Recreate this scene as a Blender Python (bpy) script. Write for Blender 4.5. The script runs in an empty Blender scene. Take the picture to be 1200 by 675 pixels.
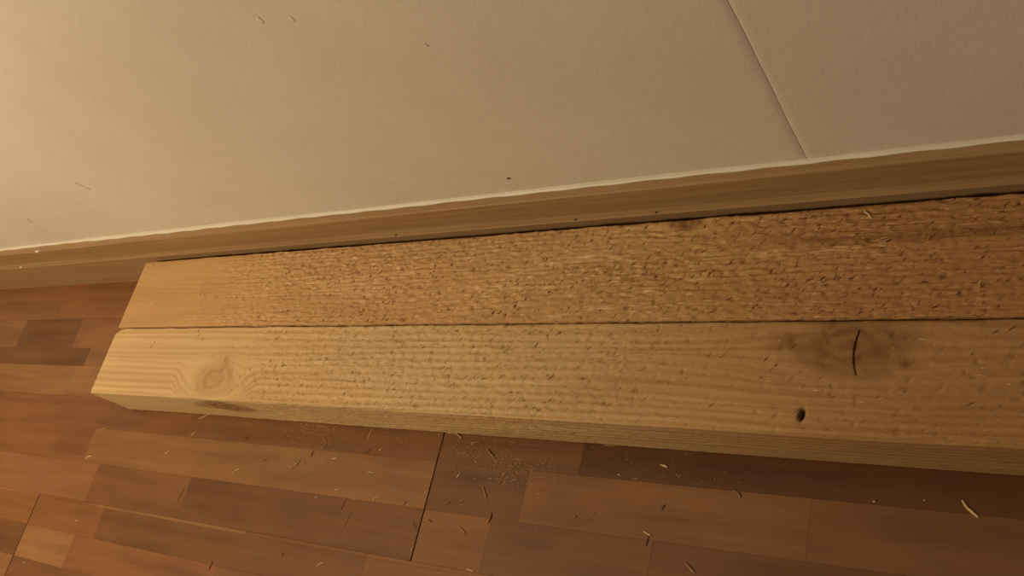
import bpy, math, random
import numpy as np
from mathutils import Matrix, Vector

# ------------------------------------------------------------------ camera, light, exposure
scene = bpy.context.scene
C = bpy.context.collection
F_PX = 1050.51                                   # focal length in pixels of the 1200 x 675 frame
RW = np.array([[0.8272485586, 0.2238921358, -0.5152981018],      # world axes seen from the camera (right, down, forward)
               [-0.0314709339, -0.8972623234, -0.4403747305],
               [-0.5609540111, 0.3805162736, -0.7352128691]])
CAM = np.array([0.0, 0.0, 1.0])
cam_data = bpy.data.cameras.new('camera')
cam_data.sensor_fit = 'HORIZONTAL'; cam_data.sensor_width = 36.0
cam_data.lens = F_PX / 1200 * 36.0
cam_data.clip_start = 0.01
cam = bpy.data.objects.new('camera', cam_data); C.objects.link(cam)
M3 = (np.diag([1, -1, -1]) @ RW).T
mw = Matrix([list(M3[i]) + [CAM[i]] for i in range(3)] + [[0, 0, 0, 1]])
cam.matrix_world = mw
scene.camera = cam

world = bpy.data.worlds.new('room_glow'); scene.world = world
world.use_nodes = True
bg = world.node_tree.nodes['Background']
bg.inputs[0].default_value = (1.0, 0.73, 0.47, 1); bg.inputs[1].default_value = 0.14

lamp_data = bpy.data.lights.new('room_lamp', 'POINT')
lamp_data.color = (1.0, 0.73, 0.44); lamp_data.energy = 114.0; lamp_data.shadow_soft_size = 0.10
lamp = bpy.data.objects.new('room_lamp', lamp_data); C.objects.link(lamp)
lamp.location = (-1.95, -0.64, 1.57)

vs = scene.view_settings
vs.view_transform = 'Standard'; vs.look = 'None'; vs.gamma = 1.0; vs.use_curve_mapping = False
vs.exposure = 0.0

# ------------------------------------------------------------------ helpers
rnd = random.Random(7)
rng = np.random.default_rng(11)

def ray(px, py): return RW.T @ np.array([(px - 600) / F_PX, (py - 337.5) / F_PX, 1.0])
def at_z(px, py, z=0.0):
    d = ray(px, py); return CAM + d * (z - CAM[2]) / d[2]
def at_y(px, py, y):
    d = ray(px, py); return CAM + d * (y - CAM[1]) / d[1]

def tag(o, label=None, cat=None, group=None, kind=None):
    if label: o['label'] = label
    if cat: o['category'] = cat
    if group: o['group'] = group
    if kind: o['kind'] = kind
    return o

def mesh_obj(name, verts, faces, mat=None, parent=None, smooth=False):
    me = bpy.data.meshes.new(name)
    me.from_pydata([tuple(map(float, v)) for v in verts], [], [tuple(map(int, f)) for f in faces])
    if mat: me.materials.append(mat)
    if smooth: me.polygons.foreach_set('use_smooth', [True] * len(me.polygons))
    me.update()
    o = bpy.data.objects.new(name, me); C.objects.link(o)
    if parent: o.parent = parent
    return o

def sweep_x(profile, x0, x1, n=1):
    """closed profile of (y, z) points swept along x"""
    k = len(profile); v = []; f = []
    for i in range(n + 1):
        x = x0 + (x1 - x0) * i / n
        v += [(x, y, z) for y, z in profile]
    for i in range(n):
        for j in range(k):
            a = i * k + j; b = i * k + (j + 1) % k
            f.append((a, b, b + k, a + k))
    f.append(tuple(range(k - 1, -1, -1))); f.append(tuple(n * k + j for j in range(k)))
    return v, f

_tab = rng.random((256, 256))
def vnoise(u, v):
    iu = np.floor(u).astype(int); iv = np.floor(v).astype(int)
    fu = u - iu; fv = v - iv
    fu = fu * fu * (3 - 2 * fu); fv = fv * fv * (3 - 2 * fv)
    a = _tab[iu % 256, iv % 256]; b = _tab[(iu + 1) % 256, iv % 256]
    c = _tab[iu % 256, (iv + 1) % 256]; d = _tab[(iu + 1) % 256, (iv + 1) % 256]
    return (a * (1 - fu) + b * fu) * (1 - fv) + (c * (1 - fu) + d * fu) * fv

# ------------------------------------------------------------------ node helpers
class NT:
    def __init__(s, name, rough=0.6, spec=0.3):
        s.m = bpy.data.materials.new(name); s.m.use_nodes = True
        s.t = s.m.node_tree; s.n = s.t.nodes; s.b = s.n['Principled BSDF']
        s.b.inputs['Roughness'].default_value = rough
        s.b.inputs['Specular IOR Level'].default_value = spec
    def new(s, typ, **kw):
        o = s.n.new(typ)
        for k, v in kw.items(): setattr(o, k, v)
        return o
    def link(s, a, b): s.t.links.new(a, b)
    def val(s, sock, v):
        if hasattr(v, 'node'): s.link(v, sock)
        else: sock.default_value = v
    def math(s, op, a, b=0.0, c=0.0, clamp=False):
        o = s.new('ShaderNodeMath', operation=op, use_clamp=clamp)
        s.val(o.inputs[0], a); s.val(o.inputs[1], b); s.val(o.inputs[2], c)
        return o.outputs[0]
    def attr(s, name):
        return s.new('ShaderNodeAttribute', attribute_name=name).outputs['Fac']
    def comb(s, x, y, z=0.0):
        o = s.new('ShaderNodeCombineXYZ')
        for i, v in enumerate((x, y, z)): s.val(o.inputs[i], v)
        return o.outputs[0]
    def sep(s, v):
        o = s.new('ShaderNodeSeparateXYZ'); s.link(v, o.inputs[0]); return o.outputs
    def noise(s, vec, scale=1.0, detail=2.0, rough=0.5, dist=0.0):
        o = s.new('ShaderNodeTexNoise'); s.link(vec, o.inputs['Vector'])
        o.inputs['Scale'].default_value = scale; o.inputs['Detail'].default_value = detail
        o.inputs['Roughness'].default_value = rough; o.inputs['Distortion'].default_value = dist
        return o.outputs['Fac']
    def ramp(s, f, stops):
        o = s.new('ShaderNodeValToRGB'); s.link(f, o.inputs[0]); e = o.color_ramp.elements
        while len(e) > len(stops): e.remove(e[-1])
        while len(e) < len(stops): e.new(0.5)
        for q, (p, c) in zip(e, stops):
            q.position = p; q.color = (c if isinstance(c, tuple) else (c, c, c)) + (1,)
        return o.outputs[0]
    def mix(s, f, a, b, mode='MIX'):
        o = s.new('ShaderNodeMix', data_type='RGBA', blend_type=mode)
        for sock, v in ((o.inputs[0], f), (o.inputs[6], a), (o.inputs[7], b)):
            if hasattr(v, 'node'): s.link(v, sock)
            else: sock.default_value = (v + (1,)) if isinstance(v, tuple) else v
        return o.outputs[2]
    def bump(s, h, strength, dist):
        o = s.new('ShaderNodeBump'); o.inputs['Strength'].default_value = strength
        o.inputs['Distance'].default_value = dist; s.link(h, o.inputs['Height'])
        s.link(o.outputs[0], s.b.inputs['Normal'])
    def color(s, c): s.val(s.b.inputs['Base Color'], c if hasattr(c, 'node') else c + (1,)); return s.m

def pos(nt): return nt.new('ShaderNodeTexCoord').outputs['Object']

# ---- wall paint
nt = NT('wall_paint', 0.75, 0.25)
p = pos(nt)
n1 = nt.noise(p, 5.0, 3, 0.6); n2 = nt.noise(p, 420.0, 2, 0.6)
col = nt.mix(nt.ramp(n1, [(0.3, 0.0), (0.7, 1.0)]), (0.66, 0.62, 0.55), (0.71, 0.68, 0.615))
nt.bump(nt.math('ADD', nt.math('MULTIPLY', n2, 0.6), nt.math('MULTIPLY', nt.noise(p, 60.0, 2), 1.2)), 0.35, 0.0012)
M_WALL = nt.color(col)

nt = NT('sealant_white', 0.45, 0.4)
p = pos(nt)
col = nt.mix(nt.noise(p, 14.0, 2), (0.70, 0.66, 0.57), (0.80, 0.77, 0.68))
nt.bump(nt.noise(p, 160.0, 2), 0.2, 0.001)
M_SEAL = nt.color(col)

# ---- skirting
nt = NT('skirting_oak', 0.42, 0.4)
x, y, z = nt.sep(pos(nt))
yz = nt.math('ADD', y, z)
g1 = nt.noise(nt.comb(nt.math('MULTIPLY', x, 3.0), nt.math('MULTIPLY', yz, 160.0)), 1.0, 3, 0.6)
g2 = nt.noise(nt.comb(nt.math('MULTIPLY', x, 18.0), nt.math('MULTIPLY', yz, 900.0), 3.0), 1.0, 2)
col = nt.mix(nt.ramp(g1, [(0.3, 0.0), (0.7, 1.0)]), (0.30, 0.190, 0.090), (0.40, 0.27, 0.140))
col = nt.mix(nt.ramp(g2, [(0.52, 0.0), (0.70, 0.45)]), col, (0.22, 0.135, 0.060))
nt.bump(g2, 0.25, 0.0005)
M_SKIRT = nt.color(col)

# ---- floor strips: tone comes with each strip (object colour), grain from noise
def floor_mat(name, brick=False):
    nt = NT(name, 0.36, 0.45)
    oi = nt.new('ShaderNodeObjectInfo')
    x, y, z = nt.sep(nt.new('ShaderNodeNewGeometry').outputs['Position'])
    off = nt.math('MULTIPLY', oi.outputs['Random'], 37.0)
    gv = nt.comb(nt.math('MULTIPLY', x, 2.4), nt.math('MULTIPLY', y, 42.0), off)
    g1 = nt.noise(gv, 1.0, 3, 0.55, 0.5)
    g2 = nt.noise(nt.comb(nt.math('MULTIPLY', x, 22.0), nt.math('MULTIPLY', y, 620.0), off), 1.0, 2, 0.6)
    g3 = nt.noise(nt.comb(nt.math('MULTIPLY', x, 9.0), nt.math('MULTIPLY', y, 14.0), off), 1.0, 2)
    if brick:
        b = nt.new('ShaderNodeTexBrick'); nt.link(nt.comb(x, y), b.inputs['Vector'])
        b.inputs['Scale'].default_value = 1.0; b.inputs['Brick Width'].default_value = 0.31
        b.inputs['Row Height'].default_value = 0.0677; b.inputs['Mortar Size'].default_value = 0.0004
        b.offset = 0.37
        b.inputs['Color1'].default_value = (0.20, 0.094, 0.043, 1); b.inputs['Color2'].default_value = (0.30, 0.16, 0.078, 1)
        b.inputs['Mortar'].default_value = (0.05, 0.025, 0.012, 1)
        base = b.outputs['Color']
    else:
        base = oi.outputs['Color']
    col = nt.mix(nt.ramp(g1, [(0.35, 0.0), (0.68, 0.75)]), base, nt.mix(1.0, base, (0.62, 0.55, 0.50), 'MULTIPLY'))
    col = nt.mix(nt.ramp(g2, [(0.55, 0.0), (0.75, 0.5)]), col, nt.mix(1.0, base, (0.60, 0.52, 0.46), 'MULTIPLY'))
    col = nt.mix(nt.ramp(g3, [(0.35, 0.35), (0.60, 0.0)]), col, nt.mix(1.0, base, (1.25, 1.18, 1.1), 'MULTIPLY'))
    nt.val(nt.b.inputs['Roughness'], nt.math('ADD', 0.33, nt.math('MULTIPLY', g1, 0.12)))
    nt.bump(g2, 0.12, 0.0004)
    return nt.color(col)
M_FLOOR = floor_mat('laminate_strip')
M_FLOOR_FAR = floor_mat('laminate_far', True)
nt = NT('laminate_core', 0.8, 0.1); M_CORE = nt.color((0.030, 0.016, 0.008))

# ---- sawn timber: grain coordinate, knot and fuzz fields come with the mesh
def timber_mat(name, light, dark, knotc, pale, seed, ringc, tear):
    nt = NT(name, 0.78, 0.18)
    x, y, z = nt.sep(pos(nt))
    g = nt.attr('grain'); kn = nt.attr('knot'); fz = nt.attr('fuzz'); st = nt.attr('recess_tone'); rg = nt.attr('ring')
    X = lambda k: nt.math('MULTIPLY', x, k)
    G = lambda k: nt.math('MULTIPLY', g, k)
    fibre = nt.noise(nt.comb(X(60.0), G(420.0), seed + 4), 1.0, 3, 0.6)
    streak = nt.noise(nt.comb(X(5.0), G(420.0), seed + 6), 1.0, 2, 0.5)
    broad = nt.noise(nt.comb(X(3.0), G(22.0), seed + 2), 1.0, 2)
    patch = nt.noise(nt.comb(X(7.0), G(16.0), seed + 12), 1.0, 2)
    # marks slanting across the grain
    a = math.radians(38)
    su = nt.math('ADD', X(math.cos(a)), G(math.sin(a))); sv = nt.math('SUBTRACT', G(math.cos(a)), X(math.sin(a)))
    mott = nt.noise(nt.comb(nt.math('MULTIPLY', su, 85.0), nt.math('MULTIPLY', sv, 260.0), seed + 9), 1.0, 2, 0.6)
    fine = nt.noise(nt.comb(X(260.0), G(520.0), seed + 1), 1.0, 3, 0.7)
    col = nt.mix(nt.math('MULTIPLY', rg, ringc), light, dark)
    col = nt.mix(nt.ramp(streak, [(0.45, 0.0), (0.70, 0.40)]), col, dark)
    col = nt.mix(nt.ramp(broad, [(0.35, 0.0), (0.70, 0.36)]), col, tuple(0.6 * a_ + 0.4 * b_ for a_, b_ in zip(dark, knotc)))
    col = nt.mix(nt.ramp(fine, [(0.40, 0.0), (0.70, 0.30)]), col, dark)
    # torn pale fibres and dark flecks, where the saw left the face fuzzy
    pl = nt.math('MULTIPLY', nt.math('MULTIPLY', nt.ramp(fibre, [(0.53, 0.0), (0.66, 0.9)]), nt.ramp(patch, [(0.36, 0.15), (0.62, 1.0)])), nt.math('MULTIPLY', fz, tear), clamp=True)
    col = nt.mix(pl, col, pale)
    fl = nt.math('MULTIPLY', nt.ramp(mott, [(0.60, 0.0), (0.69, 0.95)]), nt.math('MULTIPLY', nt.math('MULTIPLY', fz, tear), nt.math('ADD', 0.50, nt.math('MULTIPLY', rg, 1.4))), clamp=True)
    col = nt.mix(fl, col, knotc)
    kt = nt.math('MULTIPLY', kn, nt.ramp(nt.noise(nt.comb(X(60.0), nt.math('MULTIPLY', y, 60.0), seed), 1.0, 3), [(0.25, 0.55), (0.7, 1.0)]), clamp=True)
    col = nt.mix(kt, col, knotc)
    fall = nt.attr('falloff')  # redder right end; its darkening is light falloff painted into the wood colour
    col = nt.mix(fall, col, nt.mix(1.0, col, (0.60, 0.455, 0.36), 'MULTIPLY'))
    pa = nt.math('MULTIPLY', nt.attr('pale'), nt.ramp(fibre, [(0.42, 0.0), (0.58, 1.0)]), clamp=True)
    col = nt.mix(pa, col, pale)
    col = nt.mix(st, col, (0.030, 0.012, 0.004))  # hole and crack groove coloured darker, following their sunken shape
    h = nt.math('MULTIPLY', nt.math('ADD', nt.math('ADD', fibre, fine), nt.math('MULTIPLY', mott, -1.2)), nt.math('ADD', fz, 0.10))
    nt.bump(h, 0.5, 0.0022)
    return nt.color(col)
M_T_REAR = timber_mat('sawn_wood_orange', (0.58, 0.380, 0.180), (0.45, 0.268, 0.114), (0.16, 0.070, 0.024), (0.78, 0.57, 0.32), 3.0, 0.28, 1.25)
M_T_FRONT = timber_mat('sawn_wood_yellow', (0.67, 0.520, 0.295), (0.49, 0.320, 0.140), (0.205, 0.108, 0.040), (0.74, 0.54, 0.29), 17.0, 0.70, 1.15)

nt = NT('end_grain', 0.85, 0.1)
x, y, z = nt.sep(pos(nt))
r = nt.math('SQRT', nt.math('ADD', nt.math('POWER', nt.math('SUBTRACT', y, 0.05), 2.0), nt.math('POWER', nt.math('ADD', z, 0.06), 2.0)))
ring = nt.math('FRACT', nt.math('MULTIPLY', nt.math('ADD', r, nt.math('MULTIPLY', nt.noise(nt.comb(y, z), 25.0), 0.006)), 190.0))
M_END = nt.color(nt.mix(ring, (0.50, 0.31, 0.13), (0.31, 0.16, 0.06)))

def plain(name, c1, c2, rough=0.8, scale=300.0):
    nt = NT(name, rough, 0.15); p = pos(nt)
    nt.bump(nt.noise(p, scale, 2), 0.3, 0.0004)
    return nt.color(nt.mix(nt.ramp(nt.noise(p, scale, 2), [(0.35, 0.0), (0.65, 1.0)]), c1, c2))
M_PALE = plain('splinter_pale', (0.52, 0.37, 0.19), (0.66, 0.51, 0.29))
M_MID = plain('splinter_tan', (0.27, 0.155, 0.07), (0.37, 0.23, 0.11))
M_BARK = plain('splinter_brown', (0.10, 0.048, 0.018), (0.17, 0.088, 0.034))
M_TEAR = plain('torn_fibre_brown', (0.15, 0.075, 0.028), (0.24, 0.125, 0.05))
M_DUST = plain('sawdust', (0.43, 0.29, 0.135), (0.58, 0.43, 0.22))
M_SPOT = plain('brown_speck', (0.10, 0.045, 0.015), (0.15, 0.07, 0.025))

# ------------------------------------------------------------------ wall
WALL_Y, SKIRT_TOP = 0.592, 0.1425
SEAM_X = -0.2888
ZT = 2.5
wall = mesh_obj('wall_back', *sweep_x([(WALL_Y + 0.0015, 0.0), (WALL_Y + 0.0015, ZT), (WALL_Y + 0.12, ZT), (WALL_Y + 0.12, 0.0)], -5.0, 2.5), M_WALL)
tag(wall, 'plain cream painted wall with a faint vertical seam', 'wall', kind='structure')

def wall_panel(xs_edge, side, xfar):
    """one wall sheet: its edge at the seam follows the slightly wandering crack; a soft swelling runs beside the joint"""
    zs = np.linspace(0.005, ZT, 120)
    u = np.array([0, .004, .009, .016, .025, .036, .05, .08, .2, .5, 1.0])
    v, f = [], []
    for zz in zs:
        e = xs_edge + 0.0003 * math.sin(zz * 23) + 0.0002 * math.sin(zz * 71 + 1)
        for t in u:
            d = t if t < 0.5 else (abs(xfar - xs_edge) * t)
            xx = e + side * (0.00025 + d)
            sw = 0.0003 * math.exp(-((d - 0.014) / 0.012) ** 2) if side < 0 else 0.0
            yy = WALL_Y - sw + (0.0010 if d < 0.0005 else 0.0)
            v.append((xx, yy, zz))
    k = len(u)
    for i in range(len(zs) - 1):
        for j in range(k - 1):
            q = (i * k + j, i * k + j + 1, (i + 1) * k + j + 1, (i + 1) * k + j)
            f.append(q if side > 0 else q[::-1])
    # thickness: back sheet
    n = len(v)
    o = mesh_obj('wall_panel', v, f, M_WALL, wall, True)
    return o
wall_panel(SEAM_X, -1, -5.0)
wall_panel(SEAM_X, 1, 2.5)

# sealant bead: concave fillet between wall and skirting, its edge a little wavy
v, f = [], []
xs = np.linspace(-4.0, 1.5, 700)
prof = [(0.0, 1.0), (0.13, 0.55), (0.32, 0.26), (0.60, 0.08), (1.0, 0.0)]
for xx in xs:
    w = 0.0042 + 0.0014 * (vnoise(np.array([xx * 9.0]), np.array([3.3]))[0] - .5) * 2 + 0.0006 * math.sin(xx * 80)
    hgt = 0.0050 + 0.0022 * (vnoise(np.array([xx * 7.0]), np.array([9.3]))[0] - .5) * 2
    for a, b in prof:
        v.append((xx, WALL_Y - 0.0002 - w * a, SKIRT_TOP + 0.0002 + hgt * b))
    v.append((xx, WALL_Y + 0.001, SKIRT_TOP + 0.0001))
k = len(prof) + 1
for i in range(len(xs) - 1):
    for j in range(k):
        f.append((i * k + j, i * k + (j + 1) % k, (i + 1) * k + (j + 1) % k, (i + 1) * k + j))
mesh_obj('sealant_bead', v, f, M_SEAL, wall, True)

# marks on the wall: a brown speck, two scratches, a lump of plaster
def blob(name, c, r, mat, parent, n=10, squash=(1, .4, 1)):
    v, f = [], []
    for i in range(5):
        a = math.pi * (i + .0) / 4
        for j in range(n):
            b = 2 * math.pi * j / n
            k2 = 1 + 0.25 * (rnd.random() - .5)
            v.append((c[0] + r * squash[0] * k2 * math.sin(a) * math.cos(b), c[1] + r * squash[1] * math.cos(a), c[2] + r * squash[2] * k2 * math.sin(a) * math.sin(b)))
    for i in range(4):
        for j in range(n):
            f.append((i * n + j, i * n + (j + 1) % n, (i + 1) * n + (j + 1) % n, (i + 1) * n + j))
    return mesh_obj(name, v, f, mat, parent, True)
s = at_y(596, 209, WALL_Y); blob('brown_speck', (s[0], WALL_Y, s[2]), 0.0032, M_SPOT, wall, squash=(1.1, .3, .7))
s = at_y(305, 24, WALL_Y); blob('plaster_lump', (s[0], WALL_Y, s[2]), 0.006, M_WALL, wall, squash=(.7, .05, 1.0))
s = at_y(342, 22, WALL_Y); blob('plaster_lump', (s[0], WALL_Y, s[2]), 0.005, M_WALL, wall, squash=(.5, .04, 1.0))
for a, b in (((88, 214), (106, 222)), ((30, 255), (38, 261)), ((498, 51), (503, 54))):
    A = at_y(*a, WALL_Y); B = at_y(*b, WALL_Y); d = (B - A) / np.linalg.norm(B - A); nn = np.array([d[2], 0, -d[0]]) * 0.0007
    v = []
    for t in (0, .35, .7, 1):
        P = A + (B - A) * t
        wd = nn * (1 - abs(2 * t - 1) * .7)
        for q in (P - wd, P + np.array([0, -0.0006, 0]), P + wd): v.append(q)
    f = [(i * 3 + j, i * 3 + j + 1, i * 3 + j + 4, i * 3 + j + 3) for i in range(3) for j in range(2)]
    mesh_obj('scratch', v, f, M_MID, wall)

# ------------------------------------------------------------------ skirting board (two-step profile)
SK_LOW, SK_UP, LEDGE = 0.5675, 0.5755, 0.0955
prof = [(WALL_Y - 0.0002, 0.0), (SK_LOW + 0.0018, 0.0), (SK_LOW + 0.0022, 0.004), (SK_LOW + 0.0022, LEDGE - 0.0075), (SK_LOW + 0.0012, LEDGE - 0.0055), (SK_LOW, LEDGE - 0.0045), (SK_LOW, LEDGE - 0.0012), (SK_LOW + 0.001, LEDGE),
        (SK_UP - 0.0005, LEDGE + 0.0004), (SK_UP, LEDGE + 0.001), (SK_UP, SKIRT_TOP - 0.002), (SK_UP + 0.0008, SKIRT_TOP - 0.0006), (SK_UP + 0.002, SKIRT_TOP), (WALL_Y - 0.0002, SKIRT_TOP)]
sk = mesh_obj('baseboard_back', *sweep_x(prof[::-1], -4.5, 2.2, 60), M_SKIRT)
tag(sk, 'brown wood skirting board with a stepped ledge along the wall', 'skirting board', kind='structure')
s = at_y(41, 294, SK_UP); blob('paint_drop', (s[0], SK_UP + 0.001, SKIRT_TOP - 0.001), 0.006, M_SEAL, sk, squash=(1.3, .5, .5))
s = at_y(22, 313, SK_LOW); blob('paint_drop', (s[0], SK_LOW + 0.002, LEDGE), 0.004, M_SEAL, sk, squash=(1.2, .6, .4))
for q in ((462, 275.5), (671, 255.5), (765, 246)):
    s = at_y(*q, SK_LOW); blob('brown_speck', (s[0], SK_LOW + 0.002, LEDGE + 0.0003), 0.0022, M_SPOT, sk, squash=(1.0, .7, .4))

# ------------------------------------------------------------------ floor
X0, X1, Y0, Y1 = -3.36, 1.0, -0.305, 0.590
v = [(-5, -2.2, -.02), (2.5, -2.2, -.02), (2.5, Y1, -.02), (-5, Y1, -.02)]
f = [(3, 2, 1, 0)]
def quad(a, b, c, d, z):
    n = len(v); v.extend([(a, c, z), (b, c, z), (b, d, z), (a, d, z)]); f.append((n, n + 1, n + 2, n + 3))
quad(-5, X0, -2.2, Y1, 0); quad(X1, 2.5, -2.2, Y1, 0); quad(X0, X1, -2.2, Y0, 0); quad(X0, X1, Y0, Y1, -0.010)
floor = mesh_obj('floor', v, f, M_FLOOR_FAR)
tag(floor, 'reddish brown wood laminate floor of staggered strips', 'floor', kind='structure')

_box = {}
def strip_mesh(L, W, top=0.0, bot=-0.0012, ch=0.0004):
    v = [(0, 0, bot), (L, 0, bot), (L, W, bot), (0, W, bot), (0, 0, top - ch), (L, 0, top - ch), (L, W, top - ch), (0, W, top - ch),
         (ch, ch, top), (L - ch, ch, top), (L - ch, W - ch, top), (ch, W - ch, top)]
    f = [(3, 2, 1, 0)]
    for a in (0, 4):
        for j in range(4): f.append((a + j, a + (j + 1) % 4, a + 4 + (j + 1) % 4, a + 4 + j))
    f.append((8, 9, 10, 11)); return v, f

TONES = {'vd': (0.120, 0.0518, 0.0200), 'd': (0.172, 0.0806, 0.0320), 'md': (0.196, 0.0941, 0.0376), 'm': (0.222, 0.1104, 0.0448),
         'ml': (0.250, 0.1286, 0.0536), 'l': (0.290, 0.1536, 0.0648), 'r': (0.232, 0.1056, 0.0448), 'rl': (0.262, 0.1248, 0.0544), 'o': (0.275, 0.1267, 0.0416)}
# rows: y0, y1, board joints, strips (y0, y1, [(x_end, tone) ...]) read from left to right
ROWS = [
 (0.304, 0.590, [-2.62, -1.30, 0.02], [
   (0.304, 0.371, [(-2.95, 'm'), (-2.62, 'd'), (-2.25, 'r'), (-1.30, 'l'), (-0.9, 'm'), (-0.4, 'd'), (0.02, 'ml'), (0.5, 'm'), (1, 'd')]),
   (0.371, 0.412, [(-2.62, 'm'), (-2.30, 'ml'), (-1.82, 'd'), (-1.30, 'ml'), (-0.8, 'm'), (0.02, 'd'), (1, 'm')]),
   (0.412, 0.481, [(-2.62, 'r'), (-2.133, 'ml'), (-1.898, 'd'), (-1.30, 'rl'), (-0.7, 'd'), (0.02, 'm'), (0.6, 'd'), (1, 'm')]),
   (0.481, 0.590, [(-3.0, 'd'), (-2.62, 'm'), (-2.02, 'rl'), (-1.30, 'r'), (-0.9, 'd'), (0.02, 'm'), (1, 'r')])]),
 (0.101, 0.304, [-2.10, -0.8187, 0.46], [
   (0.101, 0.173, [(-2.7, 'm'), (-2.10, 'd'), (-1.62, 'rl'), (-1.34, 'md'), (-0.8187, 'd'), (-0.702, 'm'), (-0.4675, 'md'), (0.06, 'd'), (0.46, 'm'), (1, 'md')]),
   (0.173, 0.242, [(-2.6, 'd'), (-2.10, 'ml'), (-1.68, 'r'), (-0.8187, 'ml'), (-0.660, 'd'), (-0.289, 'm'), (0.10, 'md'), (0.46, 'd'), (1, 'm')]),
   (0.242, 0.304, [(-2.4, 'ml'), (-2.10, 'm'), (-1.40, 'r'), (-0.8187, 'md'), (-0.585, 'md'), (0.12, 'vd'), (0.46, 'md'), (1, 'd')])]),
 (-0.102, 0.101, [-3.05, -1.777, -0.497, 0.78], [
   (0.0955, 0.101, [(-3.05, 'd'), (-2.4, 'm'), (-1.777, 'o'), (-1.58, 'r'), (-1.16, 'l'), (-0.90, 'md'), (-0.497, 'm'), (-0.1, 'd'), (0.78, 'm'), (1, 'd')]),
   (0.041, 0.0955, [(-3.05, 'd'), (-2.4, 'm'), (-1.777, 'o'), (-1.55, 'r'), (-0.90, 'md'), (-0.497, 'm'), (-0.1, 'd'), (0.78, 'm'), (1, 'd')]),
   (-0.020, 0.041, [(-3.05, 'm'), (-2.3, 'ml'), (-1.777, 'd'), (-1.607, 'l'), (-1.20, 'r'), (-0.497, 'm'), (0.1, 'ml'), (0.78, 'd'), (1, 'm')]),
   (-0.102, -0.020, [(-3.05, 'l'), (-2.5, 'm'), (-1.777, 'ml'), (-1.45, 'd'), (-0.9, 'm'), (-0.497, 'd'), (0.2, 'r'), (0.78, 'm'), (1, 'd')])]),
 (-0.305, -0.102, [-2.3, -1.02, 0.26], [
   (-0.170, -0.102, [(-2.7, 'd'), (-2.3, 'm'), (-1.7, 'd'), (-1.02, 'ml'), (-0.5, 'm'), (0.26, 'd'), (1, 'ml')]),
   (-0.238, -0.170, [(-2.8, 'm'), (-2.3, 'd'), (-1.5, 'm'), (-1.02, 'd'), (-0.3, 'ml'), (0.26, 'm'), (1, 'd')]),
   (-0.305, -0.238, [(-3.0, 'ml'), (-2.3, 'm'), (-1.8, 'r'), (-1.02, 'm'), (-0.6, 'd'), (0.26, 'ml'), (1, 'm')])]),
]
for (ya, yb, joints, strips) in ROWS:
    edges = [X0] + joints + [X1]
    for bi in range(len(edges) - 1):
        a, b = edges[bi], edges[bi + 1]
        if a < X0: continue
        ga = 0.0011 if bi > 0 else 0.0; gb = 0.0011 if bi < len(edges) - 2 else 0.0
        core = mesh_obj('floor_board', *strip_mesh(b - a, yb - ya, -0.0012, -0.0098, 0.0002), M_CORE, floor)
        core.location = (a, ya, 0)
        for (sa, sb, pieces) in strips:
            xa = X0
            for (xe, tone) in pieces:
                lo, hi = max(xa, a), min(xe, b); xa = xe
                if hi - lo < 0.005: continue
                l2 = lo + (ga if abs(lo - a) < 1e-6 else 0.00008); h2 = hi - (gb if abs(hi - b) < 1e-6 else 0.00008)
                s2 = sa + (0.00015 if sa == ya else 0.00008); t2 = sb - (0.00015 if sb == yb else 0.00008)
                at_joint = abs(lo - a) < 1e-6 or abs(hi - b) < 1e-6
                st = mesh_obj('floor_strip', *strip_mesh(h2 - l2, t2 - s2, 0.0, -0.0012, 0.00010), M_FLOOR, core)
                st.location = (l2 - a, s2 - ya, 0)
                c = TONES[tone]; j = 1 + 0.10 * (rnd.random() - .5)
                st.color = (c[0] * j, c[1] * j, c[2] * j, 1)

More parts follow.
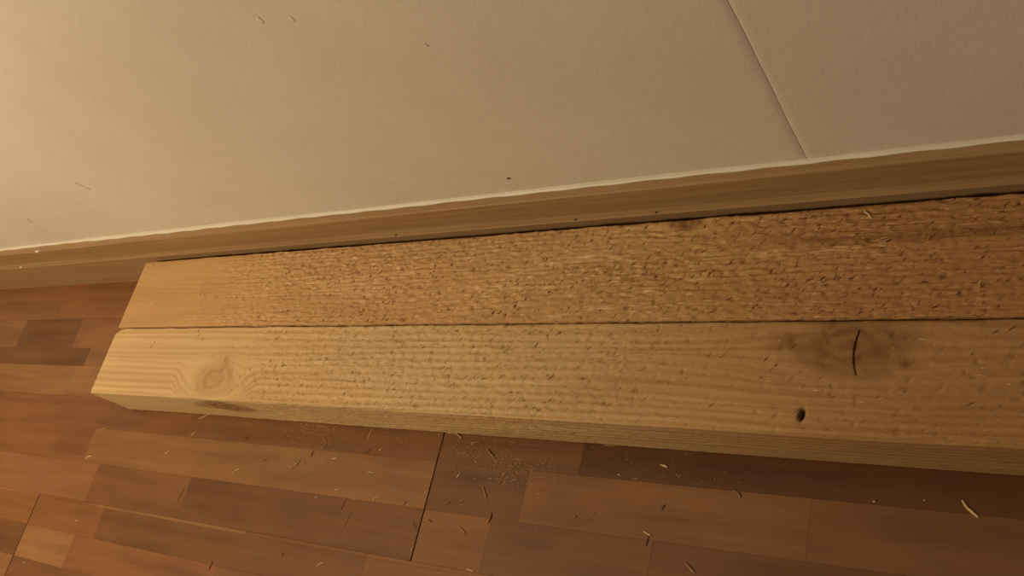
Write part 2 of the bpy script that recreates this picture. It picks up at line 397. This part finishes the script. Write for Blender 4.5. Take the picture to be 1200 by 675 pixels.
# ------------------------------------------------------------------ timbers
TH = 0.095
def timber(label, ya, yb, xa, xb, mat, fuzz_fn, falloff_fn, knots, extra, seed, edge_r, ripple, ring_p, wear=0.0):
    """rough-sawn beam: outline swept along x, faces displaced by saw marks, torn fibres, cracks and holes"""
    root = bpy.data.objects.new('sawn_timber', None); C.objects.link(root)
    root.location = (xa, ya, 0.0); root.empty_display_size = 0.1
    tag(root, label, 'timber', 'rough sawn timbers by the wall')
    W, H = yb - ya, TH
    r = edge_r
    # outline, running up the front, over the top, down the back, along the underside: (y, z, ny, nz, s)
    pts = []
    def line(y0, z0, y1, z1, step, ny, nz):
        n = max(1, int(round(math.hypot(y1 - y0, z1 - z0) / step)))
        for i in range(n): pts.append((y0 + (y1 - y0) * i / n, z0 + (z1 - z0) * i / n, ny, nz))
    def arc(cy, cz, a0, a1, n):
        for i in range(n):
            a = math.radians(a0 + (a1 - a0) * i / n); pts.append((cy + r * math.cos(a), cz + r * math.sin(a), math.cos(a), math.sin(a)))
    line(0, r, 0, H - r, 0.0018, -1, 0); arc(r, H - r, 180, 90, 4)
    line(r, H, W - r, H, 0.0015, 0, 1); arc(W - r, H - r, 90, 0, 4)
    line(W, H - r, W, r, 0.010, 1, 0); arc(W - r, r, 0, -90, 2)
    line(W - r, 0, r, 0, 0.03, 0, -1); arc(r, r, 270, 180, 2)
    P = np.array(pts); K = len(P)
    xs = np.concatenate([np.arange(0, 0.02, 0.001), np.arange(0.02, 1.95 - 0.0, 0.0016), np.arange(1.95, xb - xa, 0.006), [xb - xa]])
    N = len(xs)
    Y = np.repeat(P[None, :, 0], N, 0); Z = np.repeat(P[None, :, 1], N, 0)
    NY = np.repeat(P[None, :, 2], N, 0); NZ = np.repeat(P[None, :, 3], N, 0)
    Xg = np.repeat(xs[:, None], K, 1)
    top = np.clip((NZ - .3) / .5, 0, 1); front = np.clip((-NY - .3) / .5, 0, 1); vis = np.clip(top + front, 0, 1)
    # unrolled coordinate across the beam: the front face hangs below y = 0
    U = np.where(NY < -0.5, -(H - Z), Y)
    wx = xa + Xg; wy = ya + U
    # grain coordinate bends round the knots
    G = U + 0.006 * (vnoise(Xg * 1.7 + seed, np.full_like(Xg, seed)) - .5) + 0.004 * (vnoise(Xg * 6 + seed, U * 30 + seed) - .5)
    KN = np.zeros_like(G); DK = np.zeros_like(G); PL = np.zeros_like(G); SW = np.zeros_like(G); KM = [np.zeros_like(G) for _ in knots]
    for i, (kx, ky, rx, ry, amt, bend, sw_) in enumerate(knots):
        dx = (wx - kx) / rx; dy = (wy - ky) / ry
        wob = (0.30 if sw_ else 0.55) * (vnoise(wx * 30 + seed, wy * 30) - .5)
        rr = np.sqrt(dx * dx + dy * dy) + wob
        KM[i] = rr
        KN = np.maximum(KN, amt * np.clip((1.25 - rr) / .5, 0, 1) * (0.82 + 0.18 * np.sin(rr * 13 + 4 * vnoise(wx * 50, wy * 50))))
        inf = np.exp(-((wx - kx) / (rx * 2.4)) ** 2) * np.exp(-((wy - ky) / (ry * 2.0)) ** 2)
        G = G - bend * inf * np.tanh(dy * 1.3)
        if sw_:
            t_ = np.clip((2.3 - rr) / 1.5, 0, 1); swirl = t_ * t_ * (3 - 2 * t_)
            SW = np.maximum(SW, swirl)
            G = G * (1 - swirl) + (rr * ry * 0.8 + ky - ya) * swirl
    ph = G / ring_p + 1.5 * vnoise(G * 45 + seed, Xg * 0.8 + seed) + 0.25 * vnoise(G * 300, Xg * 14)
    RG = (0.5 + 0.5 * np.sin(2 * math.pi * ph)) ** 1.6 * (1 - 0.8 * np.clip(KN, 0, 1)) * (0.3 + 1.1 * vnoise(Xg * 2.6 + seed, G * 70)) * (1 - 0.85 * SW)
    FZ = fuzz_fn(wx, wy) * vis * (1 - 0.5 * np.clip(KN, 0, 1))
    FZ = FZ * (0.65 + 0.7 * vnoise(Xg * 11 + seed, U * 40 + 5))
    # relief
    D = (vnoise(Xg * 38 + seed, G * 420) - .5) * 0.0017 * FZ
    D += (vnoise(Xg * 120 + seed, G * 260 + 9) - .5) * 0.0020 * FZ
    D -= RG * ripple * vis * (0.25 + FZ)
    D += (vnoise(Xg * 4.3 + seed, U * 9) - .5) * 0.0012 * vis
    D += (vnoise(Xg * 30 + seed, U * 25) - .5) * 0.0016 * np.clip(1 - np.abs(np.abs(NZ) - np.abs(NY)), 0, 1)   # chipped arrises
    # torn pits, slanting across the grain
    def pits(n, x_lo, x_hi, u_lo, u_hi):
        for _ in range(n):
            cx = rng.uniform(x_lo, x_hi) - xa; cu = rng.uniform(u_lo, u_hi)
            if rng.random() > fuzz_fn(np.array([cx + xa]), np.array([ya + cu]))[0] * 1.1: continue
            L = rng.uniform(0.002, 0.0055); w = rng.uniform(0.0012, 0.0022); a = math.radians(rng.uniform(15, 70)); dep = rng.uniform(0.0008, 0.0020)
            i0 = np.searchsorted(xs, cx - .012); i1 = np.searchsorted(xs, cx + .012)
            j = np.where((np.abs(P[:, 0] - cu) < .012) & (P[:, 3] > .9))[0]
            if len(j) == 0 or i1 <= i0: continue
            sl = np.s_[i0:i1, j[0]:j[-1] + 1]
            ex = Xg[sl] - cx; eu = U[sl] - cu
            p1 = ex * math.cos(a) + eu * math.sin(a); p2 = -ex * math.sin(a) + eu * math.cos(a)
            D[sl] -= dep * np.exp(-(p1 / L) ** 2 - (p2 / w) ** 2)
    pits(900, xa, 0.35, 0.002, W - 0.002)
    # cracks and holes
    for e in extra:
        if e[0] == 'crack':
            pl = e[1]
            for (q0, q1) in zip(pl[:-1], pl[1:]):
                q0 = np.array(q0); q1 = np.array(q1); d = q1 - q0; L = np.linalg.norm(d); d = d / L
                ex = wx - q0[0]; ey = wy - q0[1]
                t = np.clip(ex * d[0] + ey * d[1], 0, L); dist = np.hypot(ex - t * d[0], ey - t * d[1])
                m = np.exp(-(dist / e[2]) ** 2) * top
                D -= 0.0008 * m; DK = np.maximum(DK, 0.35 * m)
        elif e[0] == 'hole':
            dd = ((wx - e[1]) * .17 + (wy - e[2]) * .985) ** 2 / e[3] ** 2 + (-(wx - e[1]) * .985 + (wy - e[2]) * .17) ** 2 / e[4] ** 2
            m = np.exp(-dd ** 2) * top; D -= 0.006 * m; DK = np.maximum(DK, m)
        elif e[0] == 'pale':
            _, fx, fy, frx, fry, amt = e
            PL = np.maximum(PL, amt * np.exp(-((wx - fx) / frx) ** 2 - ((wy - fy) / fry) ** 2) * top)
        elif e[0] == 'flare':
            _, fx, fy, frx, fry, amt = e
            dd = ((wx - fx) / frx) ** 2 + ((wy - fy) / fry) ** 2
            KN = np.maximum(KN, amt * np.exp(-dd) * (0.4 + 1.1 * vnoise(wx * 160 + 3, wy * 90)))
        elif e[0] == 'streak':
            _, sx0, sx1, sy, sw, amt = e
            m = np.clip((wx - sx0) / .12, 0, 1) * np.clip((sx1 - wx) / .12, 0, 1) * np.exp(-((wy - sy - 0.004 * np.sin(wx * 9)) / sw) ** 2)
            KN = np.maximum(KN, amt * m)
    # worn left corner: the arris at the end is rounded away
    endw = np.exp(-Xg / 0.006) * 0.0025
    Yd = Y + NY * D; Zd = Z + NZ * D
    Zd = np.where(Zd > H / 2, Zd - endw * top, Zd)
    Zd = np.maximum(Zd, 0.0)
    Yd = np.clip(Yd, -0.0015 if wear else 0.0, W)
    if wear:                                       # far-side corner of the end worn away on plan
        kx = np.exp(-Xg / 0.02) * np.clip((Y - (W - 0.035)) / 0.035, 0, 1)
        Xo = Xg + wear * np.exp(-Xg / 0.05) * np.clip((Y - (W - 0.014)) / 0.014, 0, 1) ** 2
    else:
        Xo = Xg
    V = np.stack([Xo, Yd, Zd], -1).reshape(-1, 3)
    idx = np.arange(N * K).reshape(N, K)
    a = idx[:-1, :]; b = idx[1:, :]
    F = np.stack([b, np.roll(b, -1, 1), np.roll(a, -1, 1), a], -1)          # (N-1, K, 4)
    Vg = V.reshape(N, K, 3)
    di = np.gradient(Vg, axis=0); dj = np.roll(Vg, -1, 1) - np.roll(Vg, 1, 1)
    NR = np.cross(dj, di); NR = NR / (np.linalg.norm(NR, axis=-1, keepdims=True) + 1e-12)
    sgn = np.sign((NR[..., 1] * NY + NR[..., 2] * NZ).mean()); NR = (NR * sgn).reshape(-1, 3)
    part = np.zeros(F.shape[:2], int)
    for i, rr in enumerate(KM):
        part[(rr[:-1, :] < 1.0) & (vis[:-1, :] > .5)] = i + 1
    fields = dict(grain=G.ravel(), knot=KN.ravel(), fuzz=np.clip(FZ, 0, 1.3).ravel(), recess_tone=DK.ravel(), ring=np.clip(RG, 0, 1).ravel(), falloff=falloff_fn(wx, wy).ravel(), pale=PL.ravel())
    for q in range(len(knots) + 1):
        Fq = F[part == q]
        if not len(Fq): continue
        used, inv = np.unique(Fq.ravel(), return_inverse=True); Fq = inv.reshape(-1, 4)
        me = bpy.data.meshes.new('timber_body' if q == 0 else 'knot')
        me.vertices.add(len(used)); me.vertices.foreach_set('co', V[used].astype(np.float32).ravel())
        me.loops.add(Fq.size); me.loops.foreach_set('vertex_index', Fq.astype(np.int32).ravel())
        me.polygons.add(len(Fq)); me.polygons.foreach_set('loop_start', (np.arange(len(Fq)) * 4).astype(np.int32))
        me.polygons.foreach_set('loop_total', np.full(len(Fq), 4, np.int32))
        me.polygons.foreach_set('use_smooth', np.ones(len(Fq), bool))
        me.update(calc_edges=True); me.validate()
        for nm, arr in fields.items():
            at = me.attributes.new(nm, 'FLOAT', 'POINT'); at.data.foreach_set('value', arr[used].astype(np.float32))
        me.normals_split_custom_set_from_vertices(NR[used].tolist())
        me.materials.append(mat)
        o = bpy.data.objects.new(me.name, me); C.objects.link(o); o.parent = root
        if q == 0: body = o
        else: o['label'] = knots_label(q)
    for i, nm in ((0, 'end_face'), (N - 1, 'end_face')):
        ring = V[i * K:(i + 1) * K]
        c = ring.mean(0); vv = [c] + [tuple(p_) for p_ in ring]
        ff = [(0, 1 + j, 1 + (j + 1) % K) if i == N - 1 else (0, 1 + (j + 1) % K, 1 + j) for j in range(K)]
        mesh_obj(nm, vv, [t[::-1] for t in ff], M_END, root)
    for e in extra:
        if e[0] == 'crack':
            v, f = [], []; pl = e[1]; n_ = len(pl)
            for i_, (qx, qy) in enumerate(pl):
                ii = min(np.searchsorted(xs, qx - xa), N - 1); jj = int(np.argmin(np.abs(P[:, 0] - (qy - ya)) + (P[:, 3] < .9) * 9))
                hw = e[2] * (0.25 + 0.75 * math.sin(math.pi * (i_ + .35) / (n_ - .3))); zb = H + max(0.0, D[ii, jj]) + 0.0006
                v += [(qx - xa - hw, qy - ya, zb), (qx - xa, qy - ya, zb + 0.0001), (qx - xa + hw, qy - ya, zb), (qx - xa, qy - ya, zb - 0.002)]
            for i_ in range(n_ - 1):
                for j_ in range(4): f.append((i_ * 4 + j_, i_ * 4 + (j_ + 1) % 4, i_ * 4 + 4 + (j_ + 1) % 4, i_ * 4 + 4 + j_))
            mesh_obj('crack', v, f, M_CORE, root)['label'] = 'thin dark crack across the large knot'
    # lifted fibres: thin slivers still attached to the sawn faces
    hmap = (xs, P, D)
    for nm, mt, cnt, lo, hi in (('lifted_fibres', M_TEAR, 120, .003, .009), ('lifted_fibres', M_MID, 220, .003, .009), ('lifted_fibres', M_PALE, 260, .003, .010)):
        v, f = [], []
        for _ in range(cnt):
            cx = rng.uniform(0.02, 0.35 - xa); cu = rng.uniform(0.002, W - 0.002)
            if rng.random() > fuzz_fn(np.array([cx + xa]), np.array([ya + cu]))[0]: continue
            pale = mt is M_PALE
            ang = math.radians(rng.normal(0, 9) if pale and rng.random() < .75 else rng.normal(48, 22))
            L = rng.uniform(lo, hi); w = rng.uniform(.0003, .0007)
            i = min(np.searchsorted(xs, cx), N - 1); j = int(np.argmin(np.abs(P[:, 0] - cu) + (P[:, 3] < .9) * 9))
            zb = H + D[i, j] - 0.0003
            if not 0.001 < cu + math.sin(ang) * L < W - 0.001: continue
            dx, dy = math.cos(ang), math.sin(ang); lift = rng.uniform(.0004, .0016 if pale else .0024)
            n0 = len(v)
            for t, ww, zz in ((0, .8, 0), (.45, 1, lift * .7), (1, .25, lift)):
                px_, py_ = cx + dx * L * t, cu + dy * L * t
                v += [(px_ - dy * w * ww, py_ + dx * w * ww, zb + zz), (px_ + dy * w * ww, py_ - dx * w * ww, zb + zz), (px_, py_, zb + zz + w * ww)]
            for s_ in range(2):
                for q in range(3): f.append((n0 + s_ * 3 + q, n0 + s_ * 3 + (q + 1) % 3, n0 + s_ * 3 + 3 + (q + 1) % 3, n0 + s_ * 3 + 3 + q))
            f.append((n0 + 6, n0 + 7, n0 + 8))
        o = mesh_obj(nm, v, f, mt, root); o['kind'] = 'stuff'
    return root

def sm(x, a, b): t = np.clip((x - a) / (b - a), 0, 1); return t * t * (3 - 2 * t)
def fuzz_rear(x, y):
    return 0.10 + 0.95 * sm(x, -1.45, -1.10) * (1 - 0.35 * sm(x, -0.35, 0.0))
def fuzz_front(x, y):
    f = 0.08 + 0.62 * sm(x, -1.27, -1.10) * (1 - 0.62 * sm(x, -0.62, -0.36))
    f = f * (0.55 + 0.45 * sm(y, 0.27, 0.29))
    return f
def knots_label(q): return 'darker brown knot with swirled grain'

XE = -1.590
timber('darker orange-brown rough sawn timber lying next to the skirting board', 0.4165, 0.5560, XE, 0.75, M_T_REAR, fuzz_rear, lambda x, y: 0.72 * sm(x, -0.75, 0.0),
       [(-0.4471, 0.5499, 0.024, 0.014, 0.95, 0.010, False)],
       [('streak', -0.40, 0.9, 0.517, 0.006, 0.55), ('streak', -1.7, -1.30, 0.436, 0.012, 0.18)] +
       [('pale', *at_z(px_, py_, TH)[:2], l_, 0.0028, 0.95) for px_, py_, l_ in ((645, 309, .022), (690, 301, .026), (678, 305, .02), (722, 304, .014), (668, 345, .007), (625, 314, .014), (640, 337, .012), (700, 361, .02), (560, 338, .014),
        (525, 339, .012), (650, 370, .026), (590, 337, .02), (760, 341, .014), (460, 297, .012), (600, 322, .016), (820, 326, .016), (900, 297, .020), (985, 292, .02), (540, 361, .016), (480, 320, .012), (430, 345, .012))], 4.0, 0.0022, 0.0009, 0.0085)
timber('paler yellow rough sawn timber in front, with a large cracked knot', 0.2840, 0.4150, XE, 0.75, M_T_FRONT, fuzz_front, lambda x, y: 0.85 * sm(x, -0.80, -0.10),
       [(-1.2482, 0.3185, 0.050, 0.030, 0.50, 0.0, True), (-0.2374, 0.3838, 0.062, 0.036, 0.85, 0.020, False), (-1.245, 0.252, 0.072, 0.022, 1.15, 0.0, False)],
       [('crack', [tuple(at_z(*q, TH)[:2]) for q in ((1007, 387), (1005, 393), (1002.5, 400), (1001, 408), (1000, 416), (1000, 424), (1001, 432), (1003, 440))], 0.0006), ('hole', -0.2799, 0.3066, 0.0075, 0.0034), ('flare', *at_z(258, 432, TH)[:2], 0.024, 0.030, 0.50), ('flare', *at_z(240, 452, TH)[:2], 0.03, 0.018, 0.40), ('flare', -0.3027, 0.3877, 0.016, 0.011, 0.9), ('flare', -0.1899, 0.3808, 0.014, 0.016, 0.6), ('flare', -0.2591, 0.4075, 0.010, 0.010, 0.8), ('flare', -0.18, 0.364, 0.010, 0.006, 0.7)], 9.0, 0.0050, 0.0012, 0.0105, wear=0.030)

# ------------------------------------------------------------------ splinters and sawdust on the floor
def sliver(name, pts, w, mat, z=0.0, arch=0.0, flat=0.55):
    """tapered, slightly bent sliver along a polyline of floor points"""
    pts = [np.array(p_[:2]) for p_ in pts]
    if len(pts) == 2:
        m = (pts[0] + pts[1]) / 2; d = pts[1] - pts[0]
        pts = [pts[0], m + np.array([-d[1], d[0]]) * rnd.uniform(-.10, .10), pts[1]]
    seg = []
    for a, b in zip(pts[:-1], pts[1:]): seg += [a, (a + b) / 2]
    seg.append(pts[-1]); n = len(seg)
    org = seg[n // 2]
    v, f = [], []
    for i, q in enumerate(seg):
        t = i / (n - 1); d = seg[min(i + 1, n - 1)] - seg[max(i - 1, 0)]; d = d / (np.linalg.norm(d) + 1e-9); nn = np.array([-d[1], d[0]])
        ww = w * (0.45 + 0.55 * math.sin(math.pi * min(max(t, .06), .94)) ** .5) * rnd.uniform(.85, 1.15)
        h = ww * flat * 2; zb = 0.00015 + arch * math.sin(math.pi * t)
        q = q - org
        v += [(q[0] - nn[0] * ww, q[1] - nn[1] * ww, zb), (q[0] + nn[0] * ww, q[1] + nn[1] * ww, zb),
              (q[0] + nn[0] * ww * .7, q[1] + nn[1] * ww * .7, zb + h), (q[0] - nn[0] * ww * .7, q[1] - nn[1] * ww * .7, zb + h * .8)]
    for i in range(n - 1):
        for j in range(4): f.append((i * 4 + j, i * 4 + (j + 1) % 4, i * 4 + 4 + (j + 1) % 4, i * 4 + 4 + j))
    f.append((3, 2, 1, 0)); f.append(tuple((n - 1) * 4 + j for j in range(4)))
    o = mesh_obj(name, v, f, mat)
    o.location = (org[0], org[1], z)
    return o

GL, GR = 'splinters on the floor left of the dark board joint', 'splinters on the floor right of the dark board joint'
# pixel polylines, half width in mm, material, own label
SPL = [
 ([(100, 537.5), (108, 534)], 1.1, 'p', None), ([(193.5, 532), (198.5, 529)], 1.0, 'p', None), ([(271.5, 556.5), (281, 549)], 0.9, 'p', 'bright straight splinter on a light floor strip left of the board joint'),
 ([(208, 588.5), (216, 572.5)], 0.9, 'b', 'long dark brown splinter on the floor, furthest left of the long ones'), ([(245, 668), (249.5, 658)], 0.8, 'b', None), ([(371.5, 664), (379.5, 659)], 0.9, 'p', None),
 ([(330, 652), (333, 647)], 0.7, 'b', None), ([(223.5, 510.5), (228.5, 506.5)], 0.9, 'p', None), ([(233, 491), (238, 489.5), (245, 485.5)], 0.8, 'p', 'thin bent pale splinter beside the knot end of the front timber'),
 ([(287.5, 515.5), (292, 511.5)], 0.7, 'b', None), ([(119, 505), (123.5, 501.5)], 0.7, 'p', None), ([(329, 552.5), (338, 552), (343, 548)], 1.1, 'm', 'curled tan shaving clump piece on the floor left of the joint, lower end'),
 ([(343, 550), (349, 544), (353, 537)], 1.1, 'm', 'curled tan shaving on the floor left of the joint, upper end of the clump'), ([(341, 539), (346, 538), (350, 540)], 1.2, 'm', None),
 ([(365, 536), (368, 528)], 0.8, 'b', None), ([(371.5, 522), (374, 517)], 0.7, 'm', None), ([(380, 526), (384, 519)], 0.7, 'm', None), ([(389, 537.5), (395, 537)], 1.2, 'p', None),
 ([(400, 597), (405, 586)], 0.8, 'b', None), ([(400, 621), (406, 611), (411.5, 601)], 1.0, 'm', 'longest thin tan splinter on the dark strip left of the board joint'), ([(428, 531), (435, 526)], 0.8, 'b', None),
 ([(430.5, 517), (433, 509), (436.5, 502.5)], 0.7, 'p', None), ([(431.5, 552), (439, 554)], 1.0, 'p', None), ([(437, 587), (443.5, 582)], 0.8, 'p', None), ([(444, 528), (448, 526)], 1.0, 'p', None),
 ([(472.5, 592.5), (477.5, 587)], 0.8, 'm', None), ([(497, 578), (502, 574)], 0.8, 'p', None), ([(483, 613), (486, 617), (489, 615)], 0.8, 'm', None), ([(481.5, 645), (485, 641)], 0.8, 'p', None),
 ([(515.5, 530), (519.5, 517)], 0.9, 'm', None), ([(523.5, 506.5), (531, 507)], 1.0, 'p', None), ([(531.5, 507.5), (536, 509), (541.5, 513.5)], 2.0, 'm', 'fat tan splinter against the front timber at the board joint'),
 ([(545, 536.5), (551, 533), (556, 526)], 1.1, 'm', 'bent tan splinter on the floor just right of the board joint'), ([(552, 521.5), (562, 517.5)], 1.0, 'm', None), ([(571.5, 526.5), (575, 532), (580, 537)], 1.7, 'm', 'short fat splinter standing out on the floor below the front timber'),
 ([(535, 559.5), (539, 555)], 1.3, 'p', None), ([(534, 548), (536, 555)], 0.8, 'm', None), ([(585, 568.5), (588, 560), (594, 554)], 1.5, 'm', 'curved shaving on the sawdust patch below the front timber'),
 ([(566, 569.5), (568, 577), (570.5, 585.5)], 1.6, 'm', 'straight fat tan splinter on the dark block right of the joint'), ([(521.5, 590.5), (528, 587)], 0.8, 'm', None), ([(538, 587.5), (546, 585)], 0.9, 'm', None),
 ([(572.5, 613), (576.5, 600.5)], 1.0, 'b', 'dark brown splinter at the end of the short light strip'), ([(536.5, 618), (541, 620.5), (545.5, 625.5)], 1.7, 'm', 'short thick tan splinter on the short light strip'),
 ([(498.5, 610), (506, 613)], 1.5, 'm', None), ([(547, 667), (554, 669.5)], 1.1, 'p', None), ([(636.5, 546), (642.5, 538)], 0.9, 'm', None), ([(667, 605.5), (671, 605)], 1.0, 'm', None), ([(673, 606.5), (676, 605)], 1.0, 'm', None),
 ([(690, 609.5), (697.5, 600.5)], 0.9, 'm', None), ([(757, 640), (760, 628)], 0.8, 'b', 'dark thin splinter hanging under a pale chip at the dark strip'), ([(754.5, 623), (762, 627)], 1.3, 'p', None), ([(776, 598), (779.5, 591.5)], 0.8, 'b', None),
 ([(774, 545), (782, 547.5)], 1.6, 'p', None), ([(708, 522), (718, 522.5), (727, 520.5)], 0.9, 'm', 'long flat tan splinter lying along the foot of the front timber'), ([(793, 556), (796, 559), (799, 556.5)], 1.2, 'm', None), ([(741.5, 561), (748.5, 560.5)], 1.1, 'm', None),
 ([(724, 556), (727, 557)], 1.1, 'p', None), ([(860, 575), (865, 578), (868.5, 585)], 1.0, 'm', None), ([(1127.5, 586.5), (1133, 595), (1146.5, 606.5)], 1.7, 'p', 'large bent pale splinter alone on the dark floor at the right'),
 ([(1023, 588), (1027, 588.5)], 1.2, 'p', None), ([(803, 660), (808, 665), (814.5, 672.5)], 1.5, 'm', 'slanting tan splinter at the lower picture edge on a dark strip'), ([(607, 618.5), (610, 620)], 1.0, 'm', None), ([(612, 627), (614, 631)], 0.8, 'm', None),
 ([(1082, 587), (1085, 585)], 0.7, 'p', None), ([(88, 611), (91, 609)], 0.9, 'p', None), ([(27, 661), (30, 658.5)], 0.9, 'p', None), ([(96, 566), (98, 564.5)], 0.9, 'p', None), ([(392, 574), (396, 573)], 0.9, 'p', None), ([(369, 584), (371.5, 581.5)], 0.8, 'p', None),
 ([(298, 487), (302, 491)], 0.8, 'p', None), ([(309, 540.5), (313, 538)], 0.6, 'b', None), ([(450, 500), (455, 503)], 0.7, 'p', None), ([(587, 612), (589, 609)], 0.7, 'm', None),
]
MATS = dict(p=M_PALE, m=M_MID, b=M_BARK)
COLN = dict(p='pale', m='tan', b='dark brown')
def zone(x_, y_):
    d = y_ - (470 + 0.0724 * x_)
    a = 'by the front timber' if d < 20 else ('away from the timbers' if d < 75 else 'near the lower edge')
    b = ('far left' if x_ < 150 else 'below the small end knot' if x_ < 300 else 'well left of the board joint' if x_ < 440 else 'just left of the board joint' if x_ < 521 else
         'just right of the board joint' if x_ < 625 else 'right of the middle' if x_ < 850 else 'far right')
    return a + ', ' + b
made = []
for pl, w, mc, lab in SPL:
    pts = [at_z(*q, 0.0) for q in pl]
    o = sliver('wood_splinter', pts, w * 0.0008, MATS[mc], arch=rnd.choice([0, 0, .0006, .0012]))
    left = pts[0][0] < -0.8187
    tag(o, lab, 'wood splinter', GL if left else GR)
    made.append((o, pl[0][0], None if lab else 'tiny %s splinter %s' % (COLN[mc], zone(*pl[0]))))
ORD = {2: ['left', 'right'], 3: ['left', 'middle', 'right'], 4: ['leftmost', 'second', 'third', 'rightmost'], 5: ['leftmost', 'second', 'third', 'fourth', 'rightmost']}
for text in sorted({t for _, _, t in made if t}):
    same = sorted([(x_, o) for o, x_, t in made if t == text], key=lambda q: q[0])
    for i_, (x_, o) in enumerate(same):
        o['label'] = text if len(same) == 1 else '%s, %s one' % (text, ORD[len(same)][i_])

# a chip lying on top of the rear timber
o = sliver('wood_splinter', [at_z(1013, 248, TH), at_z(1018, 252, TH), at_z(1022, 257, TH)], 0.0010, M_PALE, z=TH + 0.0006)
tag(o, 'pale splinter lying on top of the rear timber near the skirting', 'wood splinter')

# fine sawdust: nobody could count it
v, f = [], []
def grain_at(x_, y_, s_, z_=0.0, lo=1.0, hi=3.2):
    n0 = len(v); a = rnd.uniform(0, 6.28); el = rnd.uniform(lo, hi)
    ca, sa_ = math.cos(a), math.sin(a)
    for (u_, w_, h_) in ((-el, -.7, 0), (el, -.5, 0), (0, .9, 0), (.2, 0, .6)):
        v.append((x_ + s_ * (u_ * ca - w_ * sa_), y_ + s_ * (u_ * sa_ + w_ * ca), z_ + 0.0001 + s_ * h_))
    f.extend([(n0, n0 + 2, n0 + 1), (n0, n0 + 1, n0 + 3), (n0 + 1, n0 + 2, n0 + 3), (n0 + 2, n0, n0 + 3)])
for (cx, cy, sx, sy, n, big) in ((600, 552, 26, 13, 190, .5), (372, 494, 22, 5, 330, .6), (375, 522, 34, 16, 170, .5), (350, 542, 14, 8, 60, .6), (330, 488, 40, 3, 120, .5), (555, 532, 30, 14, 130, .5), (480, 510, 60, 8, 130, .45),
                                 (700, 535, 60, 10, 60, .35), (500, 570, 140, 35, 130, .4), (800, 555, 60, 8, 25, .35)):
    for _ in range(n):
        q = at_z(rnd.gauss(cx, sx), rnd.gauss(cy, sy))
        if q[1] > 0.2825: continue
        grain_at(q[0], q[1], rnd.uniform(.4, 1.0) * big * 0.0017)
for (cx, cy, sx, sy, n) in ((392, 494, 15, 4, 90), (350, 489, 30, 3, 50), (378, 520, 22, 14, 50), (600, 552, 22, 12, 60), (556, 530, 20, 12, 30), (347, 543, 9, 6, 25)):   # longer shreds in the heaps
    for _ in range(n):
        q = at_z(rnd.gauss(cx, sx), rnd.gauss(cy, sy))
        if q[1] > 0.279: continue
        grain_at(q[0], q[1], rnd.uniform(.35, .6) * 0.001, rnd.uniform(0, .0004), 4, 10)
dust = mesh_obj('sawdust', v, f, M_DUST)
tag(dust, 'fine pale sawdust strewn on the floor along the front timber', 'sawdust', kind='stuff')
